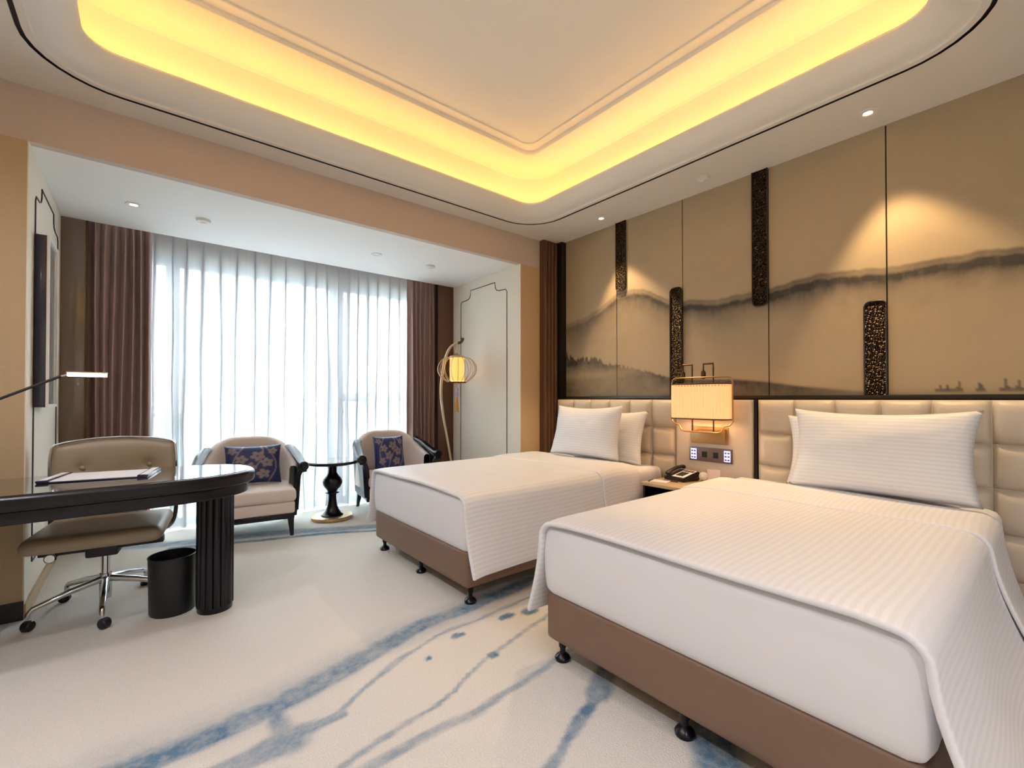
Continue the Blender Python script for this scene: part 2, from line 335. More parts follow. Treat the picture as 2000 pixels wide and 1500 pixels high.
# ceiling: border round the tray, tray mouldings, beam and bay soffit as its parts
TX0, TX1, TY0, TY1, TR = -.44, 3.076, .16, 3.39, .35
def rr(i, z, n=9, rmin=.06):
    r = max(TR - i, rmin); x0, x1, y0, y1 = TX0 + i, TX1 - i, TY0 + i, TY1 - i; out = []
    for cx, cy, a0 in ((x1 - r, y1 - r, 0), (x0 + r, y1 - r, 90), (x0 + r, y0 + r, 180), (x1 - r, y0 + r, 270)):
        for k in range(n):
            a = R(a0 + 90 * k / (n - 1)); out.append((cx + r * math.cos(a), cy + r * math.sin(a), z))
    return out
def ringmesh(name, prof, m, parent, cap=False, closed=False, rmin=.06):
    V = []; F = []; n = 36
    for i, z in prof: V += rr(i, z, rmin=rmin)
    P = len(prof)
    for p in range(P if closed else P - 1):
        for k in range(n):
            a, b = p * n, ((p + 1) % P) * n; F.append((a + k, a + (k + 1) % n, b + (k + 1) % n, b + k))
    if cap: F.append(tuple((P - 1) * n + k for k in range(n)))
    return autosmooth(raw(name, V, F, m, parent), 30)
bm = bmesh.new()
hole = [bm.verts.new(p) for p in rr(-.02, ZC)]
outer = [bm.verts.new(p) for p in [(XW + .06, YB, ZC), (XL - .06, YB, ZC), (XL - .06, YN - .05, ZC), (XW + .06, YN - .05, ZC)]]
he = [bm.edges.new((hole[i], hole[(i + 1) % 36])) for i in range(36)]; oe = [bm.edges.new((outer[i], outer[(i + 1) % 4])) for i in range(4)]
bmesh.ops.triangle_fill(bm, use_beauty=True, use_dissolve=False, edges=he + oe)
for f in bm.faces:
    if f.normal.z > 0: f.normal_flip()
ceil = struct(bmobj('ceiling', bm, 'plaster'), 'cream ceiling with rounded recessed tray and hidden warm cove light')
ringmesh('black_inlay', [(-.02, ZC), (-.02, ZC + .012), (.0, ZC + .012), (0, ZC)], 'line', ceil)
cove = [(0, ZC), (.032, ZC), (.034, ZC + .012), (.05, ZC + .016)] + [(.05 + .135 * (1 - math.cos(R(a))), ZC + .016 + .085 * math.sin(R(a))) for a in (15, 30, 45, 60, 75, 90)][:0]
cove += [(.05 + .14 * t, ZC + .016 + .075 * t ** 2.0) for t in (.15, .3, .45, .6, .75, .9, 1)] + [(.197, ZC + .098), (.202, ZC + .108), (.2, ZC + .12), (.192, ZC + .126), (.18, ZC + .12), (.06, ZC + .05), (.045, ZC + .05)]
ringmesh('cove_moulding', cove, 'trimw', ceil)
ringmesh('cove_wall', [(.045, ZC + .05), (.045, 3.31), (.05, 3.335), (.065, 3.35)], 'white', ceil)
ringmesh('tray_ceiling', [(.065, 3.35), (.40, 3.35), (.60, 3.35)], 'tray', ceil, cap=True)
ringmesh('step_moulding', [(.42, 3.352), (.422, 3.332), (.44, 3.328), (.452, 3.338), (.455, 3.352)], 'trimw', ceil, rmin=.1)
ringmesh('bead_moulding', [(.53, 3.352), (.532, 3.341), (.542, 3.341), (.544, 3.352)], 'trimw', ceil, rmin=.1)
ringmesh('led_strip', [(.15, ZC + .108), (.15, ZC + .120), (.172, ZC + .122), (.172, ZC + .116)], 'led', ceil, closed=True)
box('ceiling_beam', XL - .06, XW + .06, YB, YB + .06, ZB, ZC + .04, 'beamp', ceil)
box('bay_soffit', BX0 - .1, BX1 + .1, YB + .06, YP, ZB, ZB + .08, 'white', ceil)
box('curtain_pocket_top', BX0 - .1, BX1 + .1, YP, YG + .2, 2.80, 2.86, 'white', ceil)
box('roof_slab', XL - .2, XW + .2, YN - .2, YG + .2, 3.42, 3.5, 'conc', ceil)

# walls
wr = struct(box('wall_right', XW + .012, XW + .15, YN - .1, YB + .3, 0, 3.42, 'line'), 'headboard wall with ink landscape mural panels and carved bronze strips')
struct(box('wall_left', XL - .15, XL, YN - .1, YB + .1, 0, 3.42, 'tanwall'), 'tan wall behind the desk')
struct(box('wall_back', XL - .1, XW + .1, YN - .15, YN, 0, 3.42, 'bay'), 'cream wall at the rear of the room')
wfl = struct(box('wall_front_left', XL - .1, BX0, YB, YB + .1, .0, ZB, 'tanwall'), 'tan pier at the left of the window bay')
struct(box('baseboard_front_left', XL, BX0 + .004, YB - .014, YB + .002, 0, .10, 'line'), 'black baseboard at the foot of the tan pier')
wfr = struct(box('wall_front_right', BX1, XW + .1, YB, YB + .1, 0, ZB, mat('orange_tan_wallpaper', (.66, .46, .26), .8, bump=.1, bscale=300, var=.08, vscale=80)), 'orange tan pier at the right of the window bay')
wbl = struct(box('wall_bay_left', BX0 - .1, BX0, YB + .1, YG + .2, 0, 3.0, 'bay'), 'cream bay wall with dark inlaid panel outline and picture')
wbr = struct(box('wall_bay_right', BX1, BX1 + .1, YB + .1, YG + .2, 0, 3.0, 'bay'), 'cream bay wall with dark inlaid panel outline behind the lantern lamp')
box('bay_facing', BX0 - .001, BX0 + .004, YB - .001, YB + .1, .0, ZB, 'bay', wfl); box('bay_facing', BX1 - .004, BX1 + .001, YB - .001, YB + .1, 0, ZB, 'bay', wfr)
def panel_line(x, parent):
    P = [(4.744, .25), (4.744, 2.37), (4.72, 2.40), (4.60, 2.405), (4.555, 2.42), (4.535, 2.45), (4.53, 2.51), (4.043, 2.51), (4.038, 2.45), (4.018, 2.42), (3.973, 2.405), (3.853, 2.40), (3.829, 2.37), (3.829, .25)]
    tube('panel_inlay', [(x, y, z) for y, z in P], .0045, 'line', parent, n=6, closed=True)
panel_line(BX1 - .002, wbr); panel_line(BX0 + .002, wbl)
struct(box('baseboard_bay_left', BX0, BX0 + .012, YB + .0, YP, 0, .08, 'tanwall'), 'tan baseboard along the left bay wall')
struct(box('baseboard_bay_right', BX1 - .012, BX1, YB + .0, YP, 0, .08, 'tanwall'), 'tan baseboard along the right bay wall')

# return panels beside the curtains
struct(box('trim_1', BX0, -.345, YP, YP + .04, 0, 2.80, 'brownpan', bev=.004), 'glossy brown panel left of the curtains')
box('edge_strip', -.345, -.335, YP - .004, YP + .045, 0, 2.8, 'bronze', bpy.data.objects['trim_1'])
struct(box('trim_2', 2.85, BX1, YP, YP + .04, 0, 2.80, 'walnut', bev=.004), 'walnut panel right of the curtains')
box('edge_strip', 2.838, 2.85, YP - .004, YP + .045, 0, 2.8, 'line', bpy.data.objects['trim_2'])

# reeded walnut column at the corner of the headboard wall
t3 = struct(box('trim_3', 3.345, 3.545, 3.535, 3.598, 0, ZC - .002, 'walnut'), 'reeded walnut column at the mural corner')
for k in range(4):
    x = 3.37 + k * .05; tube('reed', [(x, 3.535, .0), (x, 3.535, ZC - .03), (x, 3.54, ZC - .01)], [.026, .026, .018], 'walnut', t3, n=10)
box('shadow_gap', 3.545, 3.612, 3.458, 3.598, 0, ZC - .002, 'line', t3)

# mural: six silk panels over the headboards, printed ink landscape
ridge = [(-1.5, 2.0), (.126, 2.01), (.298, 2.03), (.477, 2.024), (.699, 2.03), (1.04, 2.072), (1.183, 2.052), (1.371, 2.038), (1.491, 2.022), (1.71, 2.018), (2.067, 2.05), (2.163, 2.079), (2.316, 2.147), (2.45, 2.225), (2.562, 2.254), (2.764, 2.235), (2.85, 2.19), (2.974, 2.13), (3.2, 2.06), (3.454, 2.03)]
hill = [(-1.5, 1.224), (.126, 1.224), (.689, 1.238), (.81, 1.259), (1.183, 1.302), (1.371, 1.337), (1.491, 1.352), (1.621, 1.364), (2.067, 1.38), (2.163, 1.393), (2.316, 1.436), (2.562, 1.5), (2.758, 1.525), (2.974, 1.60), (3.23, 1.62), (3.34, 1.67), (3.454, 1.70)]
str1 = [(-1.5, 1), (1.0, 1), (1.4, .95), (2.3, .8), (2.6, .62), (2.9, .5), (3.454, .42)]
def ink(y, z):
    rz = np.interp(y, *zip(*ridge)) + .03 * (fbm(y * 14, z * 2, 5) - .5); t = rz - z
    st = np.interp(y, *zip(*str1)); wid = np.interp(y, [-1, 1.2, 2, 2.6, 3.4], [.09, .10, .12, .2, .26])
    a = .50 * sstep(0, .02, t) * np.exp(-np.maximum(t, 0) / (wid * 1.5)) + .62 * sstep(.035, .075, t) * np.exp(-np.maximum(t - .06, 0) / (wid * .62))
    a = 1.35 * a * st * (.7 + .6 * fbm(y * 6, z * 9, 13))
    hz = np.interp(y, *zip(*hill)); tree = np.interp(y, [2.0, 2.6, 3.0, 3.45], [.0, .03, .06, .1])
    hz = hz + tree * (vnoise(y * 55, y * 0, 31) - .5) * 1.2; u = hz - z
    hs = np.interp(y, [.5, .72, 1.2, 2.0, 2.7, 3.45], [0, .18, .6, .62, .5, .75])
    b = 1.3 * hs * sstep(0, .025, u) * (.55 + .45 * np.exp(-np.maximum(u, 0) / .12)) * (.65 + .7 * fbm(y * 5, z * 14, 17))
    mist = .55 * np.exp(-((z - 1.45) / .05) ** 2) * sstep(2.2, 2.9, y); b = b * (1 - mist)
    wash = .16 * fbm(y * 1.2, z * 2.2, 50) + .08 * sstep(2.4, 2.9, z)
    boats = np.zeros_like(y)
    for by, h in ((.372, .06), (.286, .065), (.19, .06), (.144, .06), (.42, .03), (.45, .03)):
        hw = .013 * np.clip(1 - (z - 1.25) / h, 0, 1) ** 1.6 + .0015
        boats = np.maximum(boats, .75 * ((np.abs(y - by) < hw) & (z > 1.247) & (z < 1.25 + h)))
        boats = np.maximum(boats, .6 * ((np.abs(y - by) < .022) & (np.abs(z - 1.25) < .006)))
    br = .7 * ((np.abs(z - 1.523) < .004) & (np.abs(y - 2.82) < .10))
    return np.clip(np.maximum.reduce([a + b + wash, boats, br]), 0, 1)
joints = [3.452, 2.764, 2.067, 1.378, .689, 0.0, -.689]
ZM = 1.225
for k in range(6):
    y1, y0 = joints[k] - .004, joints[k + 1] + .004; nu = 70; nv = 170
    yy, zz = np.meshgrid(np.linspace(y0, y1, nu), np.linspace(ZM, ZC, nv), indexing='ij')
    o = grid('mural_panel', nu, nv, lambda u, v: (XW - .004 * 0, y0 + (y1 - y0) * u, ZM + (ZC - ZM) * v), 'mural', wr, smooth=False)
    set_attr(o, 'ink', ink(yy, zz).ravel()); solid(o, .012, 1)
def strip(y0, y1, za, zb, up):   # carved strip with rounded free end (up: free end at the top)
    r = .035; P = []
    zf, zo = (zb, za) if up else (za, zb); s = 1 if up else -1
    P = [(y0, zo), (y0, zf - s * r)] + [(y0 + r - r * math.cos(R(a)), zf - s * r + s * r * math.sin(R(a))) for a in (22, 45, 67, 90)] + [(y1 - r + r * math.sin(R(a)), zf - s * r + s * r * math.cos(R(a))) for a in (0, 22, 45, 67, 90)] + [(y1, zo)]
    n = len(P); V = [(XW - .014, y, z) for y, z in P] + [(XW, y, z) for y, z in P]
    F = [tuple(range(n)), tuple(range(n, 2 * n))] + [(i, (i + 1) % n, n + (i + 1) % n, n + i) for i in range(n)]
    o = raw('carved_strip', V, F, 'carved', wr)
    tube('strip_frame', [(XW - .015, y, z) for y, z in P[:1] + P[1:]], .005, 'line', o, n=6)
strip(2.652, 2.762, 2.25, ZC, False); strip(2.068, 2.178, ZM, 2.165, True); strip(1.38, 1.486, 1.90, ZC, False); strip(.691, .802, ZM, 1.82, True); strip(-.11, -.002, 2.1, ZC, False)
struct(box('trim_4', XW - .04, XW + .012, -.69, 3.452, 1.2, ZM, 'line', bev=.003), 'black ledge between mural and headboards')

# window wall
struct(box('wall_window', BX0 - .1, BX1 + .1, YG, YG + .15, 2.51, 3.42, 'beamp'), 'lintel wall above the window')
win = struct(thing('window_1', 'floor to ceiling aluminium window behind the sheer curtains', None), 'floor to ceiling aluminium window behind the sheer curtains')
if 'category' in win: del win['category']
fr = [(BX0, -.42), (.17, .28), (1.66, 1.82), (2.98, BX1)]
for a, b in fr: box('mullion', a, b, YG, YG + .08, 0, 2.51, 'frame', win, bev=.006)
for z0, z1 in ((0, .07), (2.45, 2.51)): box('window_rail', BX0, BX1, YG + .01, YG + .07, z0, z1, 'frame', win, bev=.005)
box('transom', 1.82, 2.98, YG + .005, YG + .075, 1.17, 1.265, 'frame', win, bev=.005)
for a, b, z0, z1 in ((-.42, .17, .07, 2.45), (.28, 1.66, .07, 2.45), (1.82, 2.98, .07, 1.17), (1.82, 2.98, 1.265, 2.45)): box('window_pane', a, b, YG + .035, YG + .045, z0, z1, 'glass', win)
for x in (.12, .33, 1.77):
    box('window_handle', x - .05, x + .05, YG - .03, YG - .012, 1.035, 1.075, 'chrome', win, bev=.004); 
struct(box('floor_balcony', -1.5, 4.5, YG + .10, YG + 1.5, -.12, -.02, 'conc'), 'pale concrete balcony outside the window')
br = thing('balcony_railing', 'glass balcony railing with slim metal top rail outside the window', 'railing', (1.5, YG + 1.35, -.02))
for k in range(4): box('glass_panel', -3 + k * 1.5 + .02, -1.5 + k * 1.5 - .02, -.008, .008, .03, 1.19, 'rail', br)
box('top_rail', -3, 3, -.02, .02, 1.19, 1.215, 'frame', br, bev=.004)
for k in range(5): box('post', -3.02 + k * 1.5, -2.98 + k * 1.5, -.02, .02, 0, 1.19, 'frame', br)
cg = box('city_ground', -700, 900, 30, 1200, -60.5, -60, 'city'); struct(cg, 'hazy pale city ground far below the window')
def building(x, y, wx, wy, top, label):
    b = thing('distant_building', label, 'building', (x, y, -60)); h = top + 60
    box('building_block', -wx / 2, wx / 2, -wy / 2, wy / 2, 0, h, 'bld', b); box('roof_block', -wx / 4, wx / 4, -wy / 4, wy / 4, h, h + wy * .1, 'bld', b)
    src = None
    for r_ in range(5):
        for c_ in range(5):
            px = -wx / 2 + (c_ + .5) * wx / 5; pz = h - 4 - r_ * 5
            if src is None: src = box('building_window', -wx / 16, wx / 16, -.15, .15, -1.2, 1.2, 'bwin', b, loc=(px, -wy / 2, pz))
            else: copy(src, b, (px, -wy / 2, pz))
building(95, 215, 22, 20, 12.5, 'tallest hazy tower block beyond the right window pane')
building(122, 230, 16, 16, 7.5, 'lower hazy block just right of the tall tower outside')
building(40, 330, 60, 20, -8, 'long low hazy block far beyond the middle window pane')

# ------------------------------------------------------------ ceiling fittings
def downlight(x, y, z, label, lit, group):
    d = thing('downlight', label, 'downlight', (x, y, z), 0, group)
    lathe('trim_ring', [(.022, -.002), (.027, -.006), (.046, -.007), (.052, -.003), (.052, .0)], 'trimw', d, n=24)
    lathe('lens', [(0, -.003), (.014, -.003), (.022, -.002)], 'dlens' if lit else 'trimw', d, n=20)
    return d
def disc(x, y, z, label, name='smoke_detector'):
    d = thing(name, label, 'detector', (x, y, z), 0, 'round ceiling sensors')
    lathe('housing', [(0, -.024), (.03, -.024), (.045, -.018), (.05, -.004), (.05, 0)], 'trimw', d, n=24)
    lathe('sensor_cap', [(0, -.032), (.014, -.031), (.02, -.024)], 'trimw', d, n=16)
d1 = downlight(3.365, .727, ZC, 'lit round downlight above the right bed mural panel', True, 'lit ceiling downlights')
d2 = downlight(3.375, 2.77, ZC, 'lit round downlight near the reeded column above the far bed', True, 'lit ceiling downlights')
for d in (d1, d2):
    lamp('downlight_beam', 'SPOT', (0, 0, -.012), 52, (1, .68, .34), rot=(R(-9), R(9), 0), parent=d, spot_size=R(74), spot_blend=.35, shadow_soft_size=.03)
disc(3.367, 1.757, ZC, 'white round sensor on the ceiling above the bedside lamp')
downlight(-.05, 4.295, ZB, 'round downlight nearest the left bay wall', True, 'bay ceiling fittings')
disc(.374, 4.31, ZB, 'white round sensor beside the downlight at the left of the bay ceiling')
downlight(1.78, 4.265, ZB, 'round downlight over the right armchair, left of a sensor', False, 'bay ceiling fittings')
disc(2.38, 4.277, ZB, 'white round sensor on the bay ceiling nearest the lantern lamp')
for x, y, e, lab in ((-.1, -1.2, 60, 'added unseen fill light at the rear of the ceiling nearest the desk wall'), (1.1, -1.5, 60, 'added unseen fill light at the rear of the ceiling, middle of the room'), (-.75, .5, 40, 'added unseen fill light on the ceiling border by the desk wall, rearmost'),
                     (-.75, 1.5, 45, 'added unseen fill light on the ceiling border by the desk wall, middle'), (-.75, 2.5, 30, 'added unseen fill light on the ceiling border above the desk')):
    d = downlight(x, y, ZC, lab, True, 'lit ceiling downlights')  # fill lamps added out of view to lift the room's overall brightness
    lamp('downlight_beam', 'SPOT', (0, 0, -.015), e, (.88, .90, 1), parent=d, spot_size=R(150), spot_blend=.9, shadow_soft_size=.12)

# ------------------------------------------------------------ curtains
def drape(name, x0, x1, y, z0, z1, n, amp, label, seed):
    rnd = random.Random(seed); ph = [rnd.uniform(-.5, .5) for _ in range(n + 2)]
    def fn(u, v):
        t = u * n; k = int(min(t, n - 1)); p = 2 * PI * t + ph[k] * math.sin(PI * (t - k)) ** 2
        fl = 1 + .18 * math.sin(3 * v + ph[k] * 4); top = 1 - .35 * max(0, v - .9) / .1
        yy = y + amp * fl * top * (math.sin(p) + .25 * math.sin(2 * p + ph[k] * 3))
        xx = x0 + (x1 - x0) * u + .012 * math.sin(2 * p) + .012 * math.sin(4 * v + k) * math.sin(PI * u)
        return (xx, yy, z0 + (z1 - z0) * v)
    o = solid(grid(name, n * 14 + 1, 26, fn, 'drape'), .004, 0); return tag(o, label, 'curtain', 'heavy drapes')
drape('drape', -.385, .065, 5.045, .012, 2.79, 8, .05, 'pleated mauve-brown drape at the left of the window', 2)
drape('drape', 2.50, 2.90, 5.045, .012, 2.79, 7, .05, 'pleated mauve-brown drape at the right of the window by the lantern lamp', 5)
def sheer(x0, x1, y, step, label, seed):
    rnd = random.Random(seed); folds = []; x = x0 + step * .5
    while x < x1 - .03: folds.append((x, rnd.uniform(-.05, .05), rnd.uniform(.7, 1.25))); x += step * rnd.uniform(.8, 1.2)
    sec = [(-.034, 0), (-.012, .003), (.010, .010), (.016, .022), (.006, .032), (-.010, .036), (-.016, .046), (-.006, .056), (.006, .056), (.016, .046), (.012, .034), (-.006, .028), (-.014, .018), (-.008, .008), (.014, .003), (.034, 0)]
    prof = [(x0, 0, None)]
    for i, f_ in enumerate(folds):
        for a, b in sec: prof.append((f_[0] + a * f_[2], b * f_[2], i))
    prof.append((x1, 0, None)); zs = [.012 + (2.79 - .012) * k / 24 for k in range(25)]; V = []
    for (px, py, i) in prof:
        for z in zs:
            q = 1 - z / 2.79; dr = folds[i][1] * q * math.sin(1 + 2 * q) if i is not None else 0
            V.append((px + dr + .008 * math.sin(5 * z + px * 20) * q, y + py * (.6 + .7 * q) + .012 * math.sin(px * 9 + 2 * z) * q, z))
    n = 25; F = [(i * n + j, (i + 1) * n + j, (i + 1) * n + j + 1, i * n + j + 1) for i in range(len(prof) - 1) for j in range(n - 1)]
    me = bpy.data.meshes.new('sheer_curtain'); me.from_pydata(V, [], F); me.update()
    return tag(link('sheer_curtain', me, 'sheer', None, True), label, 'curtain', 'sheer curtains')
sheer(.02, 1.29, 5.13, .135, 'translucent white sheer curtain on the left half of the window', 3)
sheer(1.2904, 2.56, 5.13, .125, 'translucent white sheer curtain on the right half of the window', 8)
def val(u, v):
    x = -.34 + 3.18 * u; sc = .022 * abs(math.sin(x * PI / .17)) + .01 * math.sin(x * 7)
    return (x, 5.225 + .008 * math.sin(x * 46), 2.79 - (2.79 - 2.475 - sc) * (1 - v))
tag(grid('curtain_valance', 240, 8, val, 'valance'), 'tan scalloped valance along the top of the window', 'valance')

# ------------------------------------------------------------ beds
def rbox(name, x0, x1, y0, y1, z0, z1, r, m, parent, bulge=0, sub=16):
    bm = boxbm(x0, x1, y0, y1, z0, z1); bmesh.ops.subdivide_edges(bm, edges=bm.edges, cuts=sub, use_grid_fill=True)
    cx, cy, cz = (x0 + x1) / 2, (y0 + y1) / 2, (z0 + z1) / 2; hx, hy, hz = (x1 - x0) / 2, (y1 - y0) / 2, (z1 - z0) / 2
    for v in bm.verts:
        p = Vector((hx * math.sin(PI / 2 * max(-1, min(1, (v.co.x - cx) / hx))), hy * math.sin(PI / 2 * max(-1, min(1, (v.co.y - cy) / hy))), hz * math.sin(PI / 2 * max(-1, min(1, (v.co.z - cz) / hz))))); q = Vector((max(-hx + r, min(hx - r, p.x)), max(-hy + r, min(hy - r, p.y)), max(-hz + r, min(hz - r, p.z))))
        d = p - q
        if d.length > 1e-6: p = q + d.normalized() * r
        if bulge:
            zz = p.z / hz; k = bulge * (1 - zz * zz)
            p.x += k * (p.x / hx); p.y += k * (p.y / hy)
        v.co = Vector((cx, cy, cz)) + p
    return bmobj(name, bm, m, parent, smooth=True)
BL, BW = 1.99, .655
def duvet_section(extra, flare, ripple, x, zb, fnear):
    """cross-section of the duvet across the bed, from hem to hem"""
    pts = []; w = BW + .012 + extra; zt = .642 + extra; r = .075; n1 = 9
    for k in range(n1):
        t = k / n1; z = zb + (zt - r - zb) * t; pts.append((-(w + flare * (1 - t) ** 1.5 + ripple * math.sin(x * 7.5) * (1 - t)), z))
    for k in range(6):
        a = R(90 * k / 5); pts.append((-(w - r + r * math.cos(a)), zt - r + r * math.sin(a)))
    for k in range(1, 16): 
        y = -(w - r) + 2 * (w - r) * k / 16; pts.append((y, zt + .010 * (1 - (y / w) ** 2) + .004 * math.sin(x * 5 + y * 6)))
    left = pts[:n1 + 6]; far = [(-y, z) for y, z in left[::-1]]
    if fnear: pts[:n1] = [(y - fnear * (1 - k / n1) ** 1.4, z - .10 * (1 - k / n1)) for k, (y, z) in enumerate(pts[:n1])]
    return pts + far
def make_bed(yc, which, side, fnear=0):
    x0 = 1.45
    b = thing('bed', f'{which} with white fitted sheet over a taupe upholstered base', 'bed', (x0 + BL / 2, yc, 0), 0, 'twin beds')
    h = BL / 2
    rbox('bed_base', -h, h, -BW, BW, .10, .315, .025, 'taupe', b)
    rbox('mattress', -h - .006, h, -BW - .006, BW + .006, .300, .632, .05, 'sheet', b, bulge=.012)
    src = None
    for x in (-h + .06, 0, h - .08):
        for y in (-BW + .05, 0, BW - .05):
            if src is None:
                src = lathe('leg', [(0, 0), (.034, 0), (.036, .012), (.030, .022), (.014, .034), (.012, .05), (.018, .062), (.020, .103)], 'black', b, n=16, loc=(x, y, 0))
            else: copy(src, b, (x, y, 0))
    dv = thing('duvet', f'white striped duvet draped over the {side}', 'duvet', (x0 + BL / 2, yc, 0), 0, 'white duvets')
    def sheetmesh(name, xa, xb, extra, nx, th):
        V = []; F = []; m = None; arc = []
        for i in range(nx):
            x = xa + (xb - xa) * i / (nx - 1); f = .055 + .03 * math.exp(-(x - xa) / .12) + .008 * math.sin(x * 5)
            sec = duvet_section(extra, f, .008, x + yc, .195 + .008 * math.sin(x * 4), fnear); m = len(sec)
            acc = 0; prev_ = sec[0]
            for p_ in sec: acc += math.dist(p_, prev_); prev_ = p_; arc.append(acc)
            end = math.exp(-((x - xa) / .05) ** 2) * .006
            V += [(x, y, z - end) for y, z in sec]
        F = [(i * m + j, (i + 1) * m + j, (i + 1) * m + j + 1, i * m + j + 1) for i in range(nx - 1) for j in range(m - 1)]
        o = raw(name, V, F, 'duvet', dv, smooth=True); set_attr(o, 'weft', arc); solid(o, th, 0); o.data.materials.append(M['sheet']); o.modifiers['thick'].material_offset_rim = 1; md = o.modifiers.new('bev', 'BEVEL'); md.width = th * .4; md.segments = 2; md.limit_method = 'ANGLE'; md.angle_limit = R(60)
        return o
    sheetmesh('duvet_cover', -h - .028, h - .375, 0, 64, .022)
    sheetmesh('turned_back_fold', 2.63 - x0 - h, h - .355, .015, 20, .016)
    return b
make_bed(2.83, 'twin bed nearer the window', 'bed nearer the window')
make_bed(.865, 'twin bed nearest the viewer', 'bed nearest the viewer', .085)

def make_pillow(w_, h_, t_, loc, tilt, label, seed, rz=0):
    def pt(u, v, s):
        e = max(0, (1 - abs(u) ** 2.6)) ** .5 * max(0, (1 - abs(v) ** 2.6)) ** .5
        y = w_ / 2 * u * (1 - .085 * (1 - v * v)) ; z = h_ / 2 * v * (1 - .13 * (1 - u * u) * (1 if v > 0 else .3))
        n = mnoise.noise(Vector((u * 1.6 + seed, v * 1.6, s))) * .014 + mnoise.noise(Vector((u * 5 + seed, v * 5, s))) * .004
        return (s * (t_ / 2 * e) + n * e ** .5 + .03 * u * v * (1 if seed % 2 else -1) * .5, y, z + h_ / 2)
    N = 30; V = []; F = []; idx = {}
    for s in (-1, 1):
        for i in range(N + 1):
            for j in range(N + 1):
                ed = i in (0, N) or j in (0, N); key = (0 if ed else s, i, j)
                if key not in idx: idx[key] = len(V); V.append(pt(-1 + 2 * i / N, -1 + 2 * j / N, s))
        g = lambda i, j: idx[(0 if (i in (0, N) or j in (0, N)) else s, i, j)]
        for i in range(N):
            for j in range(N): F.append((g(i, j), g(i + 1, j), g(i + 1, j + 1), g(i, j + 1)))
    o = raw('pillow', V, F, 'pillow', None, smooth=True); o.location = loc; o.rotation_euler = (0, R(tilt), rz)
    return tag(o, label, 'pillow', 'white bed pillows')
make_pillow(.80, .475, .19, (3.085, 2.76, .676), 12, 'front white striped pillow on the bed nearer the window', 1)
make_pillow(.80, .47, .15, (3.285, 2.66, .635), 10, 'rear white pillow half hidden on the bed nearer the window', 2)
make_pillow(.83, .475, .19, (3.085, .655, .676), 12, 'front white striped pillow on the bed nearest the viewer', 3)
make_pillow(.83, .46, .15, (3.285, .75, .635), 10, 'rear white pillow half hidden on the bed nearest the viewer', 4)

# headboards: leather tile cushions on a board
TS = .2355
def tile_mesh():
    n = 8; V = []; F = []
    for i in range(n + 1):
        for j in range(n + 1):
            u, v = -1 + 2 * i / n, -1 + 2 * j / n; e = (1 - abs(u) ** 5) ** .6 * (1 - abs(v) ** 5) ** .6
            V.append((-.034 * e, u * (TS / 2 - .0015), v * (TS / 2 - .0015)))
    F = [(i * (n + 1) + j, i * (n + 1) + j + 1, (i + 1) * (n + 1) + j + 1, (i + 1) * (n + 1) + j) for i in range(n) for j in range(n)]
    rim = [i * (n + 1) for i in range(n + 1)] + [n * (n + 1) + j for j in range(1, n + 1)] + [i * (n + 1) + n for i in range(n - 1, -1, -1)] + [j for j in range(n - 1, 0, -1)]
    k = len(V); V += [(.012, V[a][1], V[a][2]) for a in rim]; m = len(rim)
    F += [(rim[i], rim[(i + 1) % m], k + (i + 1) % m, k + i) for i in range(m)] + [tuple(range(k, k + m))]
    return V, F
def headboard(y1, label):
    hb = thing('headboard', label, 'headboard', (3.5, y1 - 3 * TS, 0), 0, 'tufted headboards')
    box('backing_board', .0, .085, -3 * TS, 3 * TS, .12, 1.193, 'leather', hb, bev=.004)
    src = None
    for c_ in range(6):
        for r_ in range(4):
            loc = (-.001, -3 * TS + TS * (c_ + .5), 1.193 - TS * (r_ + .5))
            if src is None:
                V, F = tile_mesh(); src = raw('tile_cushion', V, F, 'leather', hb, smooth=True, loc=loc)
            else: copy(src, hb, loc)
headboard(3.478, 'cream leather tile headboard of the bed nearer the window')
headboard(1.415, 'cream leather tile headboard of the bed nearest the viewer')
cp = thing('padded_wall_panel', 'plain cream leather panel between the two headboards behind the bedside lamp', 'panel', (3.5, 1.752, 0))
rbox('leather_pad', -.036, .085, -.305, .305, .12, 1.193, .018, 'leather', cp, sub=14)
box('dark_reveal', .0, .08, -.329, -.306, .12, 1.197, 'line', cp)

# ------------------------------------------------------------ nightstand and what stands on it
ns = thing('nightstand', 'dark nightstand with beige stone top between the beds', 'nightstand', (3.21, 1.842, 0))
box('top', -.22, .25, -.228, .228, .535, .56, 'stone', ns, bev=.005)
box('side_panel', -.20, .24, -.225, -.205, .06, .535, 'black', ns, bev=.002); box('side_panel', -.20, .24, .205, .225, .06, .535, 'black', ns, bev=.002)
box('back_panel', .22, .24, -.205, .205, .06, .535, 'black', ns); box('shelf', -.19, .22, -.205, .205, .36, .38, 'black', ns); box('bottom_panel', -.19, .22, -.205, .205, .06, .08, 'black', ns)
dr = box('drawer', -.205, -.185, -.20, .20, .09, .35, 'black', ns, bev=.003); lathe('knob', [(0, 0), (.008, 0), (.008, .012), (.014, .018), (.012, .026), (0, .028)], 'brass', dr, n=14, loc=(-.205, 0, .22), rot=(0, R(-90), 0))
for sx in (-.18, .22):
    for sy in (-.2, .2): lathe('foot', [(0, 0), (.015, 0), (.02, .062), (0, .062)], 'black', ns, n=12, loc=(sx, sy, 0))
ph = thing('telephone', 'black desk telephone with white number card on the nightstand', 'telephone', (3.31, 1.92, .56), R(-12))
V = [(-.09, -.10, 0), (.10, -.10, 0), (.10, .10, 0), (-.09, .10, 0), (-.09, -.10, .022), (.10, -.10, .07), (.10, .10, .07), (-.09, .10, .022)]
bm = bmesh.new(); vs = [bm.verts.new(v) for v in V]
